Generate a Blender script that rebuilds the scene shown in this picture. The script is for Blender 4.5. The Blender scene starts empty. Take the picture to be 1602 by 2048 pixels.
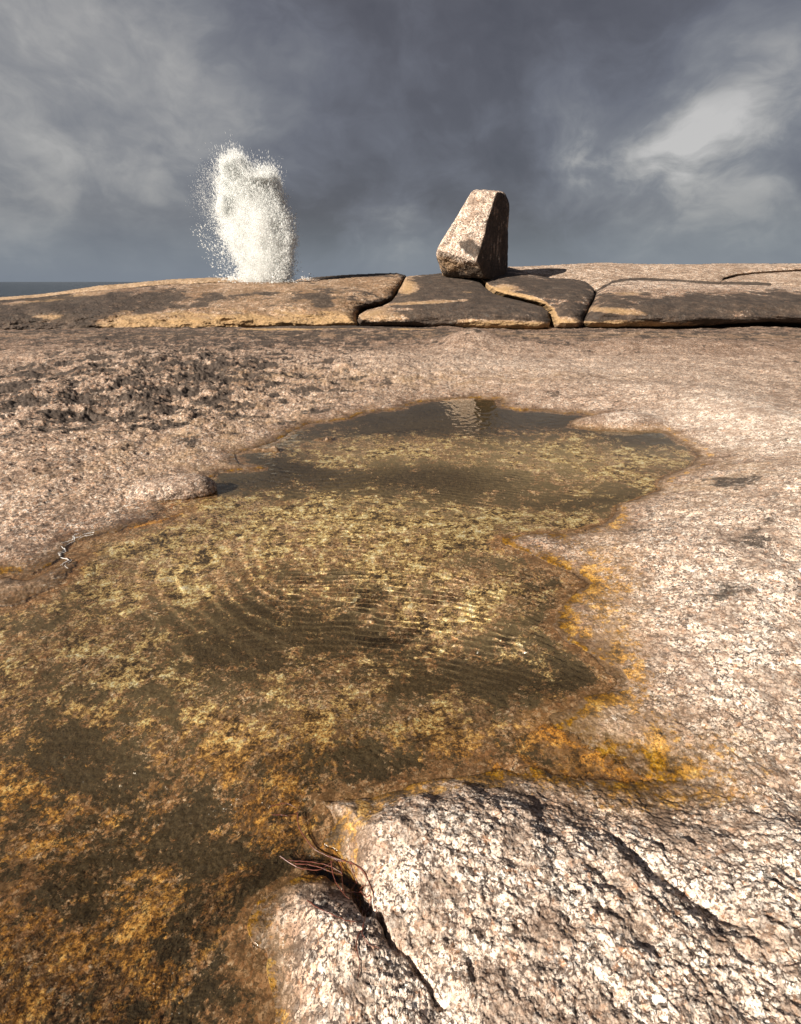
import bpy, math, random
import numpy as np

RNG = np.random.default_rng(7)
random.seed(7)
sc = bpy.context.scene
C = sc.collection

# ------------------------------------------------------------------ camera frame
H = 1.55                       # tripod height above the pool
F = 1000.0                     # focal length in photo pixels
CX, CY, HZ = 801.0, 1024.0, 563.0
PITCH = math.atan((CY - HZ) / F)
cp, sp = math.cos(PITCH), math.sin(PITCH)


def ray(px, py):
    px = np.asarray(px, float); py = np.asarray(py, float)
    xc = (px - CX) / F; yc = -(py - CY) / F
    return np.stack(np.broadcast_arrays(xc, cp + yc * sp, -sp + yc * cp), -1)


def gnd(px, py, z=0.0):        # photo point -> world point at height z
    d = ray(px, py)
    t = (z - H) / d[..., 2]
    return d[..., 0] * t, d[..., 1] * t


def atY(px, py, Y):            # photo point -> world point at forward distance Y
    d = ray(px, py)
    t = Y / d[..., 1]
    return np.stack([d[..., 0] * t, Y + 0 * t, H + d[..., 2] * t], -1)


def topx(x, y, z=0.0):
    dz = z - H
    f = y * cp - dz * sp
    u = y * sp + dz * cp
    return CX + F * x / f, CY - F * u / f


# ------------------------------------------------------------------ noise
_perm = RNG.permutation(4096)
_ga = RNG.uniform(0, 2 * np.pi, 4096)
_gx, _gy = np.cos(_ga), np.sin(_ga)
_rv = RNG.uniform(0, 1, 4096)
_rw = RNG.uniform(0, 1, 4096)


def hsh(ix, iy):
    return _perm[(_perm[ix & 4095] + iy) & 4095]


def pn(x, y):
    ix = np.floor(x).astype(np.int64); iy = np.floor(y).astype(np.int64)
    fx = x - ix; fy = y - iy
    u = fx * fx * fx * (fx * (fx * 6 - 15) + 10); v = fy * fy * fy * (fy * (fy * 6 - 15) + 10)

    def g(ax, ay):
        h = hsh(ix + ax, iy + ay)
        return _gx[h] * (fx - ax) + _gy[h] * (fy - ay)
    a = g(0, 0); b = g(1, 0); c = g(0, 1); d = g(1, 1)
    return 1.5 * ((a + (b - a) * u) * (1 - v) + (c + (d - c) * u) * v)


def fbm(x, y, oct=4, gain=0.5, ridged=False):
    s = 0; a = 1; n = 0
    for i in range(oct):
        q = pn(x + 17.3 * i, y - 9.1 * i)
        if ridged:
            q = 1 - 2 * np.abs(q)
        s = s + a * q; n += a
        a *= gain; x = x * 2.03; y = y * 2.03
    return s / n


def cell(x, y):
    ix = np.floor(x).astype(np.int64); iy = np.floor(y).astype(np.int64)
    f1 = np.full(x.shape, 9.0); f2 = np.full(x.shape, 9.0); idv = np.zeros(x.shape)
    for a in (-1, 0, 1):
        for b in (-1, 0, 1):
            h = hsh(ix + a, iy + b)
            d = np.hypot(ix + a + _rv[h] - x, iy + b + _rw[h] - y)
            m = d < f1
            f2 = np.where(m, f1, np.minimum(f2, d))
            idv = np.where(m, _rv[(h * 7 + 3) & 4095], idv)
            f1 = np.where(m, d, f1)
    return f1, f2, idv


def sst(a, b, x):
    t = np.clip((x - a) / (b - a), 0, 1)
    return t * t * (3 - 2 * t)


def sdf(poly, x, y):           # >0 inside
    P = np.asarray(poly, float); n = len(P)
    d = np.full(x.shape, 1e9); ins = np.zeros(x.shape, bool)
    for i in range(n):
        ax, ay = P[i]; bx, by = P[(i + 1) % n]
        ex, ey = bx - ax, by - ay
        wx, wy = x - ax, y - ay
        t = np.clip((wx * ex + wy * ey) / (ex * ex + ey * ey + 1e-12), 0, 1)
        d = np.minimum(d, (wx - ex * t) ** 2 + (wy - ey * t) ** 2)
        if by != ay:
            c = ((ay > y) != (by > y)) & (x < ex * (y - ay) / ey + ax)
            ins ^= c
    d = np.sqrt(d)
    return np.where(ins, d, -d)


def linedist(pts, x, y):
    P = np.asarray(pts, float)
    d = np.full(x.shape, 1e9)
    for i in range(len(P) - 1):
        ax, ay = P[i]; bx, by = P[i + 1]
        ex, ey = bx - ax, by - ay
        wx, wy = x - ax, y - ay
        t = np.clip((wx * ex + wy * ey) / (ex * ex + ey * ey + 1e-12), 0, 1)
        d = np.minimum(d, (wx - ex * t) ** 2 + (wy - ey * t) ** 2)
    return np.sqrt(d)


# ------------------------------------------------------------------ mesh helpers
def grid_mesh(name, V, keep=None, smooth=True, attrs=None, mat=None, extra=None, parent=None):
    """V: (rows, cols, 3); keep: (rows-1, cols-1) bool"""
    r, c = V.shape[:2]
    idx = np.arange(r * c).reshape(r, c)
    q = np.stack([idx[:-1, :-1], idx[:-1, 1:], idx[1:, 1:], idx[1:, :-1]], -1).reshape(-1, 4)
    if keep is not None:
        q = q[keep.reshape(-1)]
    verts = V.reshape(-1, 3)
    at = {k: a.reshape(-1, 4) for k, a in (attrs or {}).items()}
    if extra is not None:       # skirt: closes the piece behind
        verts, q, at = extra(verts, q, at)
    used = np.zeros(len(verts), bool); used[q.reshape(-1)] = True
    remap = np.cumsum(used) - 1
    verts = verts[used]; q = remap[q]
    at = {k: a[used] for k, a in at.items()}
    return raw_mesh(name, verts, q, smooth, at, mat, parent)


def raw_mesh(name, verts, q, smooth=True, at=None, mat=None, parent=None):
    k = q.shape[1]
    me = bpy.data.meshes.new(name)
    me.vertices.add(len(verts)); me.vertices.foreach_set('co', verts.astype(np.float32).ravel())
    me.loops.add(q.size); me.loops.foreach_set('vertex_index', q.astype(np.int32).ravel())
    me.polygons.add(len(q))
    me.polygons.foreach_set('loop_start', np.arange(0, q.size, k, dtype=np.int32))
    me.polygons.foreach_set('use_smooth', np.full(len(q), smooth))
    me.update(calc_edges=True)
    for kname, a in (at or {}).items():
        la = me.attributes.new(kname, 'FLOAT_COLOR', 'POINT')
        la.data.foreach_set('color', a.astype(np.float32).ravel())
    o = bpy.data.objects.new(name, me); C.objects.link(o)
    if mat: me.materials.append(mat)
    if parent: o.parent = parent
    return o


def tag(o, label=None, cat=None, kind=None, group=None):
    if label: o['label'] = label
    if cat: o['category'] = cat
    if kind: o['kind'] = kind
    if group: o['group'] = group
    return o


# ------------------------------------------------------------------ node helpers
class NT:
    def __init__(s, tree):
        s.t = tree; s.n = tree.nodes; s.l = tree.links

    def new(s, typ, **kw):
        n = s.n.new(typ)
        for k, v in kw.items(): setattr(n, k, v)
        return n

    def put(s, sock, v):
        if isinstance(v, bpy.types.NodeSocket): s.l.new(v, sock)
        elif v is not None:
            if isinstance(v, (tuple, list)) and len(v) == 3 and sock.type == 'RGBA': v = (*v, 1)
            sock.default_value = v

    def math(s, op, a, b=None, c=None, clamp=False):
        n = s.new('ShaderNodeMath', operation=op, use_clamp=clamp)
        s.put(n.inputs[0], a); s.put(n.inputs[1], b)
        if c is not None: s.put(n.inputs[2], c)
        return n.outputs[0]

    def vmath(s, op, a, b=None, scale=None):
        n = s.new('ShaderNodeVectorMath', operation=op)
        s.put(n.inputs[0], a)
        if b is not None: s.put(n.inputs[1], b)
        if scale is not None: s.put(n.inputs['Scale'], scale)
        return n.outputs['Value'] if op in ('DOT_PRODUCT', 'LENGTH', 'DISTANCE') else n.outputs[0]

    def mix(s, f, a, b, blend='MIX'):
        n = s.new('ShaderNodeMix', data_type='RGBA', blend_type=blend)
        s.put(n.inputs[0], f); s.put(n.inputs[6], a); s.put(n.inputs[7], b)
        return n.outputs[2]

    def ramp(s, f, stops, interp='LINEAR'):
        n = s.new('ShaderNodeValToRGB'); n.color_ramp.interpolation = interp
        e = n.color_ramp.elements
        while len(e) < len(stops): e.new(0.5)
        for i, (p, c) in enumerate(stops):
            e[i].position = p; e[i].color = (*c, 1) if len(c) == 3 else c
        s.put(n.inputs[0], f); return n.outputs[0]

    def mr(s, v, a, b, c=0.0, d=1.0, smooth=True):
        n = s.new('ShaderNodeMapRange', interpolation_type='SMOOTHSTEP' if smooth else 'LINEAR')
        s.put(n.inputs[0], v)
        for i, q in enumerate((a, b, c, d)): s.put(n.inputs[i + 1], q)
        return n.outputs[0]

    def noise(s, v, scale, detail=4, rough=0.55, dist=0.0, out=0):
        n = s.new('ShaderNodeTexNoise'); s.put(n.inputs['Vector'], v)
        n.inputs['Scale'].default_value = scale; n.inputs['Detail'].default_value = detail
        n.inputs['Roughness'].default_value = rough; n.inputs['Distortion'].default_value = dist
        return n.outputs[out]

    def voro(s, v, scale, feature='F1', out='Color', rand=1.0):
        n = s.new('ShaderNodeTexVoronoi', feature=feature); s.put(n.inputs['Vector'], v)
        n.inputs['Scale'].default_value = scale; n.inputs['Randomness'].default_value = rand
        return n.outputs[out]

    def bump(s, h, strength, dist, normal=None):
        n = s.new('ShaderNodeBump'); n.inputs['Strength'].default_value = strength
        n.inputs['Distance'].default_value = dist
        s.put(n.inputs['Height'], h)
        if normal: s.put(n.inputs['Normal'], normal)
        return n.outputs[0]


def new_mat(name):
    m = bpy.data.materials.new(name); m.use_nodes = True
    m.node_tree.nodes.clear()
    t = NT(m.node_tree)
    out = t.new('ShaderNodeOutputMaterial')
    return m, t, out


def principled(t, out, col, rough, normal=None, spec=0.4, coat=None):
    b = t.new('ShaderNodeBsdfPrincipled')
    t.put(b.inputs['Base Color'], col); t.put(b.inputs['Roughness'], rough)
    b.inputs['Specular IOR Level'].default_value = spec
    if normal: t.put(b.inputs['Normal'], normal)
    if coat is not None: t.put(b.inputs['Coat Weight'], coat); b.inputs['Coat Roughness'].default_value = 0.12
    t.l.new(b.outputs[0], out.inputs[0])
    return b


def granite(name, cs=1.0, far=False):
    """attribute 'mask' = algae, dark stain and painted shade, silt, tan ; 'mask2' = rust/brown, pale, wetness, pink"""
    m, t, out = new_mat(name)
    P = t.new('ShaderNodeNewGeometry').outputs['Position']
    a1 = t.new('ShaderNodeAttribute', attribute_name='mask')
    a2 = t.new('ShaderNodeAttribute', attribute_name='mask2')
    s1 = t.new('ShaderNodeSeparateColor'); t.l.new(a1.outputs['Color'], s1.inputs[0])
    s2 = t.new('ShaderNodeSeparateColor'); t.l.new(a2.outputs['Color'], s2.inputs[0])
    algae, dark, silt = s1.outputs; tan = a1.outputs['Alpha']; under = a2.outputs['Alpha']
    brown, pale, wet = s2.outputs
    warp = t.vmath('ADD', P, t.vmath('SCALE', t.noise(P, 55 * cs, 3, out=1), scale=0.016 / cs))
    v1 = t.voro(warp, 42 * cs); v2 = t.voro(warp, 100 * cs)
    w1 = t.new('ShaderNodeSeparateColor'); t.l.new(v1, w1.inputs[0])
    w2 = t.new('ShaderNodeSeparateColor'); t.l.new(v2, w2.inputs[0])
    nm = t.noise(P, 18 * cs, 4, 0.6)
    sel = t.mr(nm, 0.45, 0.55)
    cry = t.new('ShaderNodeMix', data_type='FLOAT')
    t.put(cry.inputs[0], sel); t.put(cry.inputs[2], w1.outputs[0]); t.put(cry.inputs[3], w2.outputs[0])
    col = t.ramp(cry.outputs[0], [(0.0, (0.16, 0.12, 0.10)), (0.10, (0.30, 0.24, 0.20)), (0.22, (0.50, 0.31, 0.20)),
                           (0.36, (0.66, 0.43, 0.29)), (0.55, (0.78, 0.58, 0.43)), (0.78, (0.86, 0.71, 0.57)), (1.0, (0.90, 0.85, 0.77))])
    # pale
    col = t.mix(t.math('MULTIPLY', pale, 0.75), col, t.mix(0.6, col, (0.92, 0.85, 0.76)))
    # fine weathering
    fine = t.noise(P, 160 * cs, 5, 0.75)
    col = t.mix(t.mr(fine, 0.53, 0.66, 0, 0.8), col, (0.16, 0.095, 0.06), 'MIX')
    edge = t.voro(warp, 42 * cs, 'DISTANCE_TO_EDGE', 'Distance')
    en = t.noise(P, 24 * cs, 4, 0.65)
    col = t.mix(t.math('MULTIPLY', t.mr(edge, 0.11, 0.02), t.mr(en, 0.44, 0.60)), col, (0.07, 0.045, 0.035))
    # biotite clots / pits
    bi = t.noise(warp, 75 * cs, 3, 0.6)
    col = t.mix(t.mr(bi, 0.545, 0.59, 0, 0.92), col, (0.050, 0.038, 0.034))
    bj = t.noise(warp, 30 * cs, 6, 0.75)
    col = t.mix(t.mr(bj, 0.555, 0.60, 0, 0.85), col, t.mix(t.mr(fine, 0.4, 0.6), (0.06, 0.045, 0.04), (0.20, 0.14, 0.10)))
    b3 = t.noise(P, 150 * cs, 4, 0.8)
    col = t.mix(t.mr(b3, 0.55, 0.60, 0, 0.88), col, (0.05, 0.037, 0.032))
    pk = t.noise(P, 33 * cs, 5, 0.7)
    col = t.mix(t.mr(pk, 0.54, 0.66, 0, 0.5), col, (0.55, 0.27, 0.13))
    mid = t.noise(P, 7 * cs, 6, 0.7)
    col = t.mix(t.mr(mid, 0.49, 0.57, 0, 0.55), col, t.mix(t.mr(fine, 0.42, 0.58), (0.10, 0.065, 0.045), (0.34, 0.23, 0.16)))
    m2_ = t.noise(t.vmath('ADD', P, (3.1, 7.7, 0)), 15 * cs, 8, 0.78)
    col = t.mix(t.math('MULTIPLY', t.mr(m2_, 0.52, 0.575, 0, 0.82), t.mr(pale, 0.2, 1.0, 1.0, 0.5)), col, (0.085, 0.058, 0.044))
    big = t.noise(P, 1.7 * min(cs, 1), 5, 0.65)
    col = t.mix(t.mr(big, 0.5, 0.68, 0, 0.45), col, (0.16, 0.105, 0.075))
    # brown film
    br = t.math('MULTIPLY', brown, t.mr(t.math('MULTIPLY', t.math('ADD', t.noise(P, 26 * cs, 6, 0.75), t.noise(P, 4 * cs, 5, 0.65)), 0.5), 0.38, 0.58, 0.25, 1.0))
    col = t.mix(br, col, t.mix(0.22, t.mix(1.0, col, (0.40, 0.31, 0.25), 'MULTIPLY'), (0.085, 0.055, 0.040)))
    # tan/orange weathering (ledge feet)
    tn = t.math('MULTIPLY', tan, t.mr(t.noise(P, 20 * cs, 5, 0.75), 0.25, 0.55, 0.55, 1.0))
    col = t.mix(tn, col, t.ramp(t.noise(P, 40 * cs, 6, 0.8), [(0.3, (0.20, 0.12, 0.045)), (0.55, (0.34, 0.22, 0.11)), (0.75, (0.50, 0.36, 0.21))]))
    # dark stain and painted shade, ragged
    dn = t.math('MULTIPLY', t.math('ADD', t.noise(P, (9 if not far else 5) * cs, 8, 0.78), t.noise(P, 2.6 * cs, 5, 0.6)), 0.5)
    dk = t.mr(t.math('ADD', t.math('MULTIPLY', dark, 1.0), t.math('MULTIPLY', t.math('SUBTRACT', dn, 0.5), 3.2)), 0.34, 0.56)
    col = t.mix(t.math('MULTIPLY', dk, 0.90), col, t.ramp(t.noise(P, (60 if not far else 12) * cs, 8, 0.78), [(0.38, (0.012, 0.010, 0.009)), (0.53, (0.036, 0.026, 0.020)), (0.68, (0.11, 0.077, 0.055))]))
    # pool floor: silt
    silc = t.mix(pale, t.ramp(t.noise(P, 190 * cs, 3, 0.7), [(0.35, (0.036, 0.028, 0.018)), (0.65, (0.135, 0.105, 0.062))]), t.ramp(t.noise(P, 150 * cs, 4, 0.7), [(0.3, (0.22, 0.18, 0.115)), (0.7, (0.36, 0.30, 0.20))]))
    # algae
    an = t.math('MULTIPLY', t.math('ADD', t.noise(P, 45 * cs, 7, 0.8), t.noise(P, 13 * cs, 5, 0.7)), 0.5)
    alc = t.ramp(an, [(0.40, (0.030, 0.018, 0.006)), (0.455, (0.13, 0.070, 0.014)), (0.495, (0.38, 0.18, 0.032)), (0.54, (0.66, 0.35, 0.065)), (0.62, (0.85, 0.60, 0.26))])
    alu = t.ramp(an, [(0.42, (0.055, 0.042, 0.028)), (0.465, (0.14, 0.105, 0.065)), (0.50, (0.46, 0.34, 0.185)), (0.54, (0.76, 0.60, 0.37)), (0.60, (0.90, 0.79, 0.60))])
    alc = t.mix(under, alc, alu)
    am = t.mr(t.math('ADD', algae, t.math('MULTIPLY', t.math('SUBTRACT', t.noise(P, 34 * cs, 8, 0.8), 0.5), 2.6)), 0.34, 0.60)
    col = t.mix(t.math('MULTIPLY', am, t.mr(under, 0, 1, 0.70, 0.95)), col, alc)
    col = t.mix(t.math('MULTIPLY', am, t.mr(t.noise(P, 110 * cs, 5, 0.8), 0.50, 0.57, 0, 0.75)), col, (0.045, 0.028, 0.014))
    sm = t.mr(t.math('ADD', silt, t.math('MULTIPLY', t.math('SUBTRACT', t.math('MULTIPLY', t.math('ADD', t.noise(P, 11 * cs, 9, 0.8), t.noise(P, 50 * cs, 6, 0.8)), 0.5), 0.5), 4.2)), 0.40, 0.54)
    silc = t.mix(under, t.mix(0.5, silc, (0.035, 0.026, 0.010)), silc)
    col = t.mix(t.math('MULTIPLY', sm, 0.92), col, silc)
    # bed colours below the waterline brightened to make up for light lost in the water
    zz = t.new('ShaderNodeSeparateXYZ'); t.l.new(P, zz.inputs[0])
    gm = t.new('ShaderNodeGamma'); t.put(gm.inputs[0], col); gm.inputs[1].default_value = 1.28
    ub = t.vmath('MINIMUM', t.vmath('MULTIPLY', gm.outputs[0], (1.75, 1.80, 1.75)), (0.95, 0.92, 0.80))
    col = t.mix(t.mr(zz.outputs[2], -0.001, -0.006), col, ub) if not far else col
    # wet rock is darker and shinier
    hsv = t.new('ShaderNodeHueSaturation'); hsv.inputs['Saturation'].default_value = 1.2
    hsv.inputs['Value'].default_value = 0.5
    t.put(hsv.inputs['Color'], col)
    col = t.mix(wet, col, hsv.outputs[0])
    rough = t.math('SUBTRACT', 0.88, t.math('MULTIPLY', wet, 0.45))
    # relief
    hgt = t.math('ADD', t.math('MULTIPLY', t.noise(P, 70 * cs, 6, 0.72), 1.0),
                 t.math('MULTIPLY', t.voro(warp, 42 * cs, out='Distance'), -0.5))
    hgt = t.math('ADD', hgt, t.math('MULTIPLY', t.noise(P, 260 * cs, 3, 0.7), 0.3))
    nrm = t.bump(hgt, 0.6 if not far else 0.8, 0.010 / cs)
    principled(t, out, col, rough, nrm, 0.35, t.math('MULTIPLY', wet, 0.35))
    return m


M_ground = granite('granite_ground')
M_ledge = granite('granite_ledge', 0.22, True)
M_boulder = granite('granite_boulder', 0.30, True)

# ------------------------------------------------------------------ layout on the ground
def W(pts): return [tuple(float(q) for q in gnd(*p)) for p in pts]

POOL_PX = [(585, 862), (620, 847), (700, 838), (730, 824), (790, 820), (830, 806), (880, 800), (950, 796), (1008, 799), (1000, 812), (1040, 822),
    (1090, 822), (1130, 828), (1165, 826), (1192, 834), (1165, 846), (1145, 854), (1200, 858), (1315, 858), (1335, 862), (1350, 874), (1372, 886), (1400, 898), (1415, 914),
    (1413, 932), (1395, 942), (1350, 954), (1330, 968), (1345, 982), (1300, 1002), (1245, 1012), (1240, 1036), (1215, 1056), (1130, 1070), (1080, 1068), (1010, 1074),
    (1000, 1086), (1060, 1112), (1110, 1132), (1160, 1150), (1185, 1168), (1150, 1190), (1120, 1222), (1110, 1252), (1130, 1288), (1185, 1302), (1240, 1338),
    (1255, 1368), (1190, 1392), (1100, 1430), (1065, 1460), (1005, 1500), (975, 1532), (930, 1556), (850, 1572), (760, 1588), (700, 1596), (655, 1610), (668, 1650),
    (650, 1690), (662, 1712), (690, 1742), (640, 1746), (580, 1758), (545, 1775), (525, 1800), (505, 1830), (498, 1860), (512, 1905), (524, 1960), (530, 2150), (300, 2300),
    (-500, 2300), (-1200, 1900), (-900, 1300), (-400, 1150), (-200, 1150), (-40, 1150), (60, 1145), (105, 1125), (125, 1105), (150, 1085), (200, 1070), (270, 1056), (340, 1040), (390, 1016),
    (432, 988), (422, 962), (440, 945), (490, 942), (530, 938), (480, 925), (470, 908), (520, 893), (560, 878)]
POOL = W(POOL_PX)
BASIN = W([(1010, 1500), (1060, 1475), (1150, 1470), (1230, 1490), (1310, 1500), (1390, 1530), (1430, 1570), (1440, 1610), (1400, 1635), (1300, 1630), (1200, 1600), (1100, 1560), (1040, 1530)])

def blob(px, py, cx, cy, rx, ry, rot=0.0):
    a = math.radians(rot); dx = px - cx; dy = py - cy
    u = (dx * math.cos(a) + dy * math.sin(a)) / rx; v = (-dx * math.sin(a) + dy * math.cos(a)) / ry
    return np.exp(-(u * u + v * v))


def terrain(x, y):
    """height and colour masks of the granite platform"""
    px, py = topx(x, y)
    D = np.hypot(x, y)
    wx = x + 0.05 * fbm(x * 5, y * 5, 3); wy = y + 0.05 * fbm(x * 5 + 40, y * 5, 3)
    sd = sdf(POOL, wx, wy)
    sb = sdf(BASIN, wx, wy)
    # banks and floor
    out = np.clip(-sd, 0, None); ins = np.clip(sd, 0, None)
    z = np.where(sd < 0, 0.0 + 0.070 * (1 - np.exp(-out / 0.55)) + 0.05 * sst(0.3, 2.5, out),
                 -0.10 * sst(-0.12, 0.7, ins))
    z -= 0.10 * blob(px, py, 1020, 945, 330, 75) * sst(0, 0.2, ins)
    z -= 0.07 * blob(px, py, 820, 1270, 330, 90, 8) * sst(0, 0.2, ins)
    z -= 0.07 * blob(px, py, 330, 1640, 300, 150, 20) * sst(0, 0.15, ins)
    z += 0.06 * blob(px, py, 60, 1280, 230, 190) * sst(0, .2, sd)
    # large undulations
    u = fbm(x * 0.35 + 3, y * 0.35, 3)
    z += 0.10 * u * sst(0.1, 3.0, out)
    # bank behind the right end of the pool
    z += 0.17 * blob(px, py, 1480, 850, 150, 36, 14) + 0.10 * blob(px, py, 1250, 800, 190, 20, 4)
    z += 0.20 * blob(px, py, 1700, 1020, 260, 110)
    z += 0.10 * blob(px, py, 1520, 1250, 200, 180) + 0.05 * blob(px, py, 1330, 1120, 110, 50)
    # bump and low ridges in the middle distance
    z += 0.34 * blob(px, py, 945, 700, 55, 14) + 0.16 * blob(px, py, 1250, 704, 260, 8) - 0.05 * blob(px, py, 1350, 738, 230, 14)
    z += 0.16 * blob(px, py, 330, 735, 420, 22) + 0.05 * blob(px, py, 150, 780, 200, 30)
    z -= 0.10 * blob(px, py, 200, 850, 260, 22, -6)
    z -= 0.035 * blob(px, py, 340, 1004, 130, 26, -14)
    # island ridges, sand spit
    isl = blob(px, py, 740, 868, 100, 5, -6) + 0.8 * blob(px, py, 650, 879, 28, 3.5) + 0.7 * blob(px, py, 545, 901, 35, 4)
    z += 0.135 * isl * (0.7 + 0.8 * fbm(x * 7, y * 7, 3))
    spit = blob(px, py, 1240, 848, 80, 9, 2)
    z += 0.11 * spit
    # near rock swelling towards the camera
    near = sdf(W([(655, 1600), (760, 1580), (930, 1545), (1050, 1560), (1150, 1620), (1300, 1650), (1450, 1640), (1900, 1600), (1900, 2400), (540, 2400), (520, 1960), (500, 1850), (560, 1760), (660, 1735), (650, 1690)]), wx, wy)
    nr = sst(-0.02, 0.22, near)
    z += 0.065 * nr
    z += 0.03 * blob(px, py, 880, 1720, 230, 130, 30) * nr
    # right-facing steps of the near rock (throw the shade)
    ridge = linedist(W([(1010, 1560), (1060, 1640), (1130, 1730), (1200, 1830), (1290, 1960)]), wx, wy)
    ridge2 = linedist(W([(1200, 1700), (1290, 1790), (1420, 1900)]), wx, wy)
    side = (px - np.interp(py, [1560, 1640, 1730, 1830, 1960], [1010, 1060, 1130, 1200, 1290]))
    z -= 0.022 * np.exp(-(ridge / 0.045) ** 2) * nr * (0.5 + 1.6 * fbm(x * 9, y * 9, 3))
    z -= 0.02 * sst(-20, 160, side) * nr * np.exp(-(ridge / 0.4) ** 2)
    z -= 0.020 * np.exp(-(ridge2 / 0.025) ** 2) * nr
    # the orange basin
    z -= 0.045 * sst(-0.14, 0.2, sb)
    # crack that opens to the pool between the two near rocks
    cr = linedist(W([(650, 1725), (690, 1755), (722, 1810), (748, 1850), (775, 1905), (815, 1950), (880, 2060)]), x + 0.03 * fbm(x * 15, y * 15, 4), y + 0.02 * fbm(x * 15, y * 15 + 9, 4))
    z -= (0.075 * sst(1960, 1740, py) + 0.018) * np.exp(-(cr / (0.007 + 0.009 * sst(1900, 1740, py))) ** 2)
    z -= 0.02 * np.exp(-(cr / 0.05) ** 2)
    cr2 = linedist(W([(800, 1200), (900, 1265), (985, 1290), (1080, 1300), (1120, 1290)]), wx, wy)
    z -= 0.012 * np.exp(-(cr2 / 0.03) ** 2)
    # ragged relief
    rough = 0.55 + 0.9 * blob(px, py, 300, 800, 420, 80, -6) + 0.35 * sst(0, 1.5, out)
    under = sst(0.03, -0.02, z)
    rl = blob(px, py, 1500, 880, 170, 40, 10)
    rough = rough * (1 - 0.5 * rl)
    rg = fbm(x * 2.2, y * 3.0 + 7, 5, 0.55, True)
    f1, f2, cid = cell(x * 9 + 0.8 * fbm(x * 14, y * 14, 2), y * 12)
    g1, g2, gid = cell(x * 42 + 0.6 * fbm(x * 60, y * 60, 2), y * 46)
    n1 = fbm(x * 6, y * 8, 6, 0.62)
    lay = fbm(x * 1.3 + y * 0.8 + 91, y * 1.3 - x * 0.8, 4, 0.6)       # thin flaked sheets of rock
    lay = (np.floor(lay * 6) + sst(0.42, 0.58, lay * 6 - np.floor(lay * 6)))
    n2 = fbm(x * 62, y * 66, 4, 0.7)
    rel = 0.007 * lay * sst(0.15, 0.6, out) + 0.022 * rg + 0.024 * n1 + 0.009 * (cid - 0.5) * sst(0.0, 0.18, f2 - f1) - 0.002 * sst(0.1, 0.0, f2 - f1)
    rel += 0.0095 * n2 + 0.0035 * (gid - 0.5) + 0.004 * (0.45 - g1) * (0.4 + 1.2 * nr)
    rel += 0.010 * fbm(x * 18 + 3, y * 20, 4, 0.6, True) * (0.5 + nr)
    farr = sst(2.0, 9.0, D)
    rel += farr * 0.055 * fbm(x * 1.5 + 9, y * 2.2, 5, 0.65)
    pit = sst(0.26, 0.5, fbm(x * 7.5 + 31, y * 7.5, 3, 0.5))
    rel -= 0.018 * pit * nr
    rel += 0.012 * fbm(x * 16 + 5, y * 16, 3) * nr
    z += rel * rough * (0.45 + 0.55 * sst(0.0, 0.25, np.abs(sd))) * np.where(near > 0, 0.78, 1.0) * (1 - 0.45 * under) * (1 - 0.6 * np.clip(spit * 1.2, 0, 1))
    # roughest crevices at left
    lc = np.clip(1.25 * blob(px, py, 260, 795, 440, 85, -6), 0, 1)
    crev = sst(-0.04, 0.34, fbm(x * 2.6 + 50, y * 3.4, 6, 0.66))
    z -= 0.034 * lc * crev
    lip = blob(px, py, 200, 700, 900, 14)
    # ---- masks
    nA = fbm(x * 2.3 + 11, y * 2.3, 5, 0.6); nB = fbm(x * 9 + 4, y * 9, 4, 0.6)
    rim = np.exp(-(out / (0.10 + 0.07 * nA)) ** 2) * np.exp(-(np.clip(z, 0, None) / 0.04) ** 2)
    al = 0.55 * np.exp(-(out / 0.06) ** 2) * (0.40 + 1.3 * nA + 1.2 * nB) + 0.42 * rim * (0.5 + nA + 1.2 * nB)
    rbank = blob(px, py, 1190, 1200, 90, 150, -10) + blob(px, py, 1250, 1370, 90, 60) + blob(px, py, 700, 1640, 90, 70, -30) \
        + blob(px, py, 880, 1580, 220, 30, -10) + 2.2 * blob(px, py, 1230, 1540, 240, 90, 8) + 1.2 * blob(px, py, 1150, 1430, 130, 50) + blob(px, py, 620, 1740, 60, 40) + blob(px, py, 745, 868, 120, 8, -6)
    al = al + 0.42 * np.clip(rbank, 0, 1) * (z < 0.09) * (0.6 + 0.8 * nB)
    al = al * np.where(sd < 0, 1, 0)
    oz = np.clip(blob(px, py, 1240, 1530, 230, 90, 8) + 0.8 * blob(px, py, 1120, 1440, 110, 60) + 0.7 * blob(px, py, 1215, 1230, 70, 170, -8) + 0.8 * blob(px, py, 850, 1580, 240, 22, -8) + 0.8 * blob(px, py, 690, 1640, 50, 60), 0, 1)
    al = al + oz * (0.20 + 0.7 * nB + 0.5 * nA) * (sd < 0)
    fl = sst(0.0, -0.02, z)
    nearW = sst(900, 1500, py)
    nM = fbm(x * 3.6 + 70, y * 3.6, 6, 0.66); nL = fbm(x * 1.3 + 30, y * 1.3, 3)
    ring = blob(px, py, 1000, 955, 390, 100) - 1.1 * blob(px, py, 990, 945, 250, 55)
    floor_al = 0.36 + 0.50 * np.clip(ring, 0, 1) - 0.55 * blob(px, py, 975, 950, 230, 58) + 0.06 * nearW + 1.0 * nM + 0.35 * nB
    al = np.maximum(al, np.where(sd > -0.4, floor_al * fl * sst(800, 880, py), 0))
    al = np.clip(al * (1 - 0.85 * np.clip(spit, 0, 1)), 0, 1)
    deep = sst(-0.07, -0.20, z)
    def LB(lst):
        v = 0
        for q in lst: v = v + q[0] * blob(px, py, *q[1:])
        return v
    wob = 1 + 0.9 * nM
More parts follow.
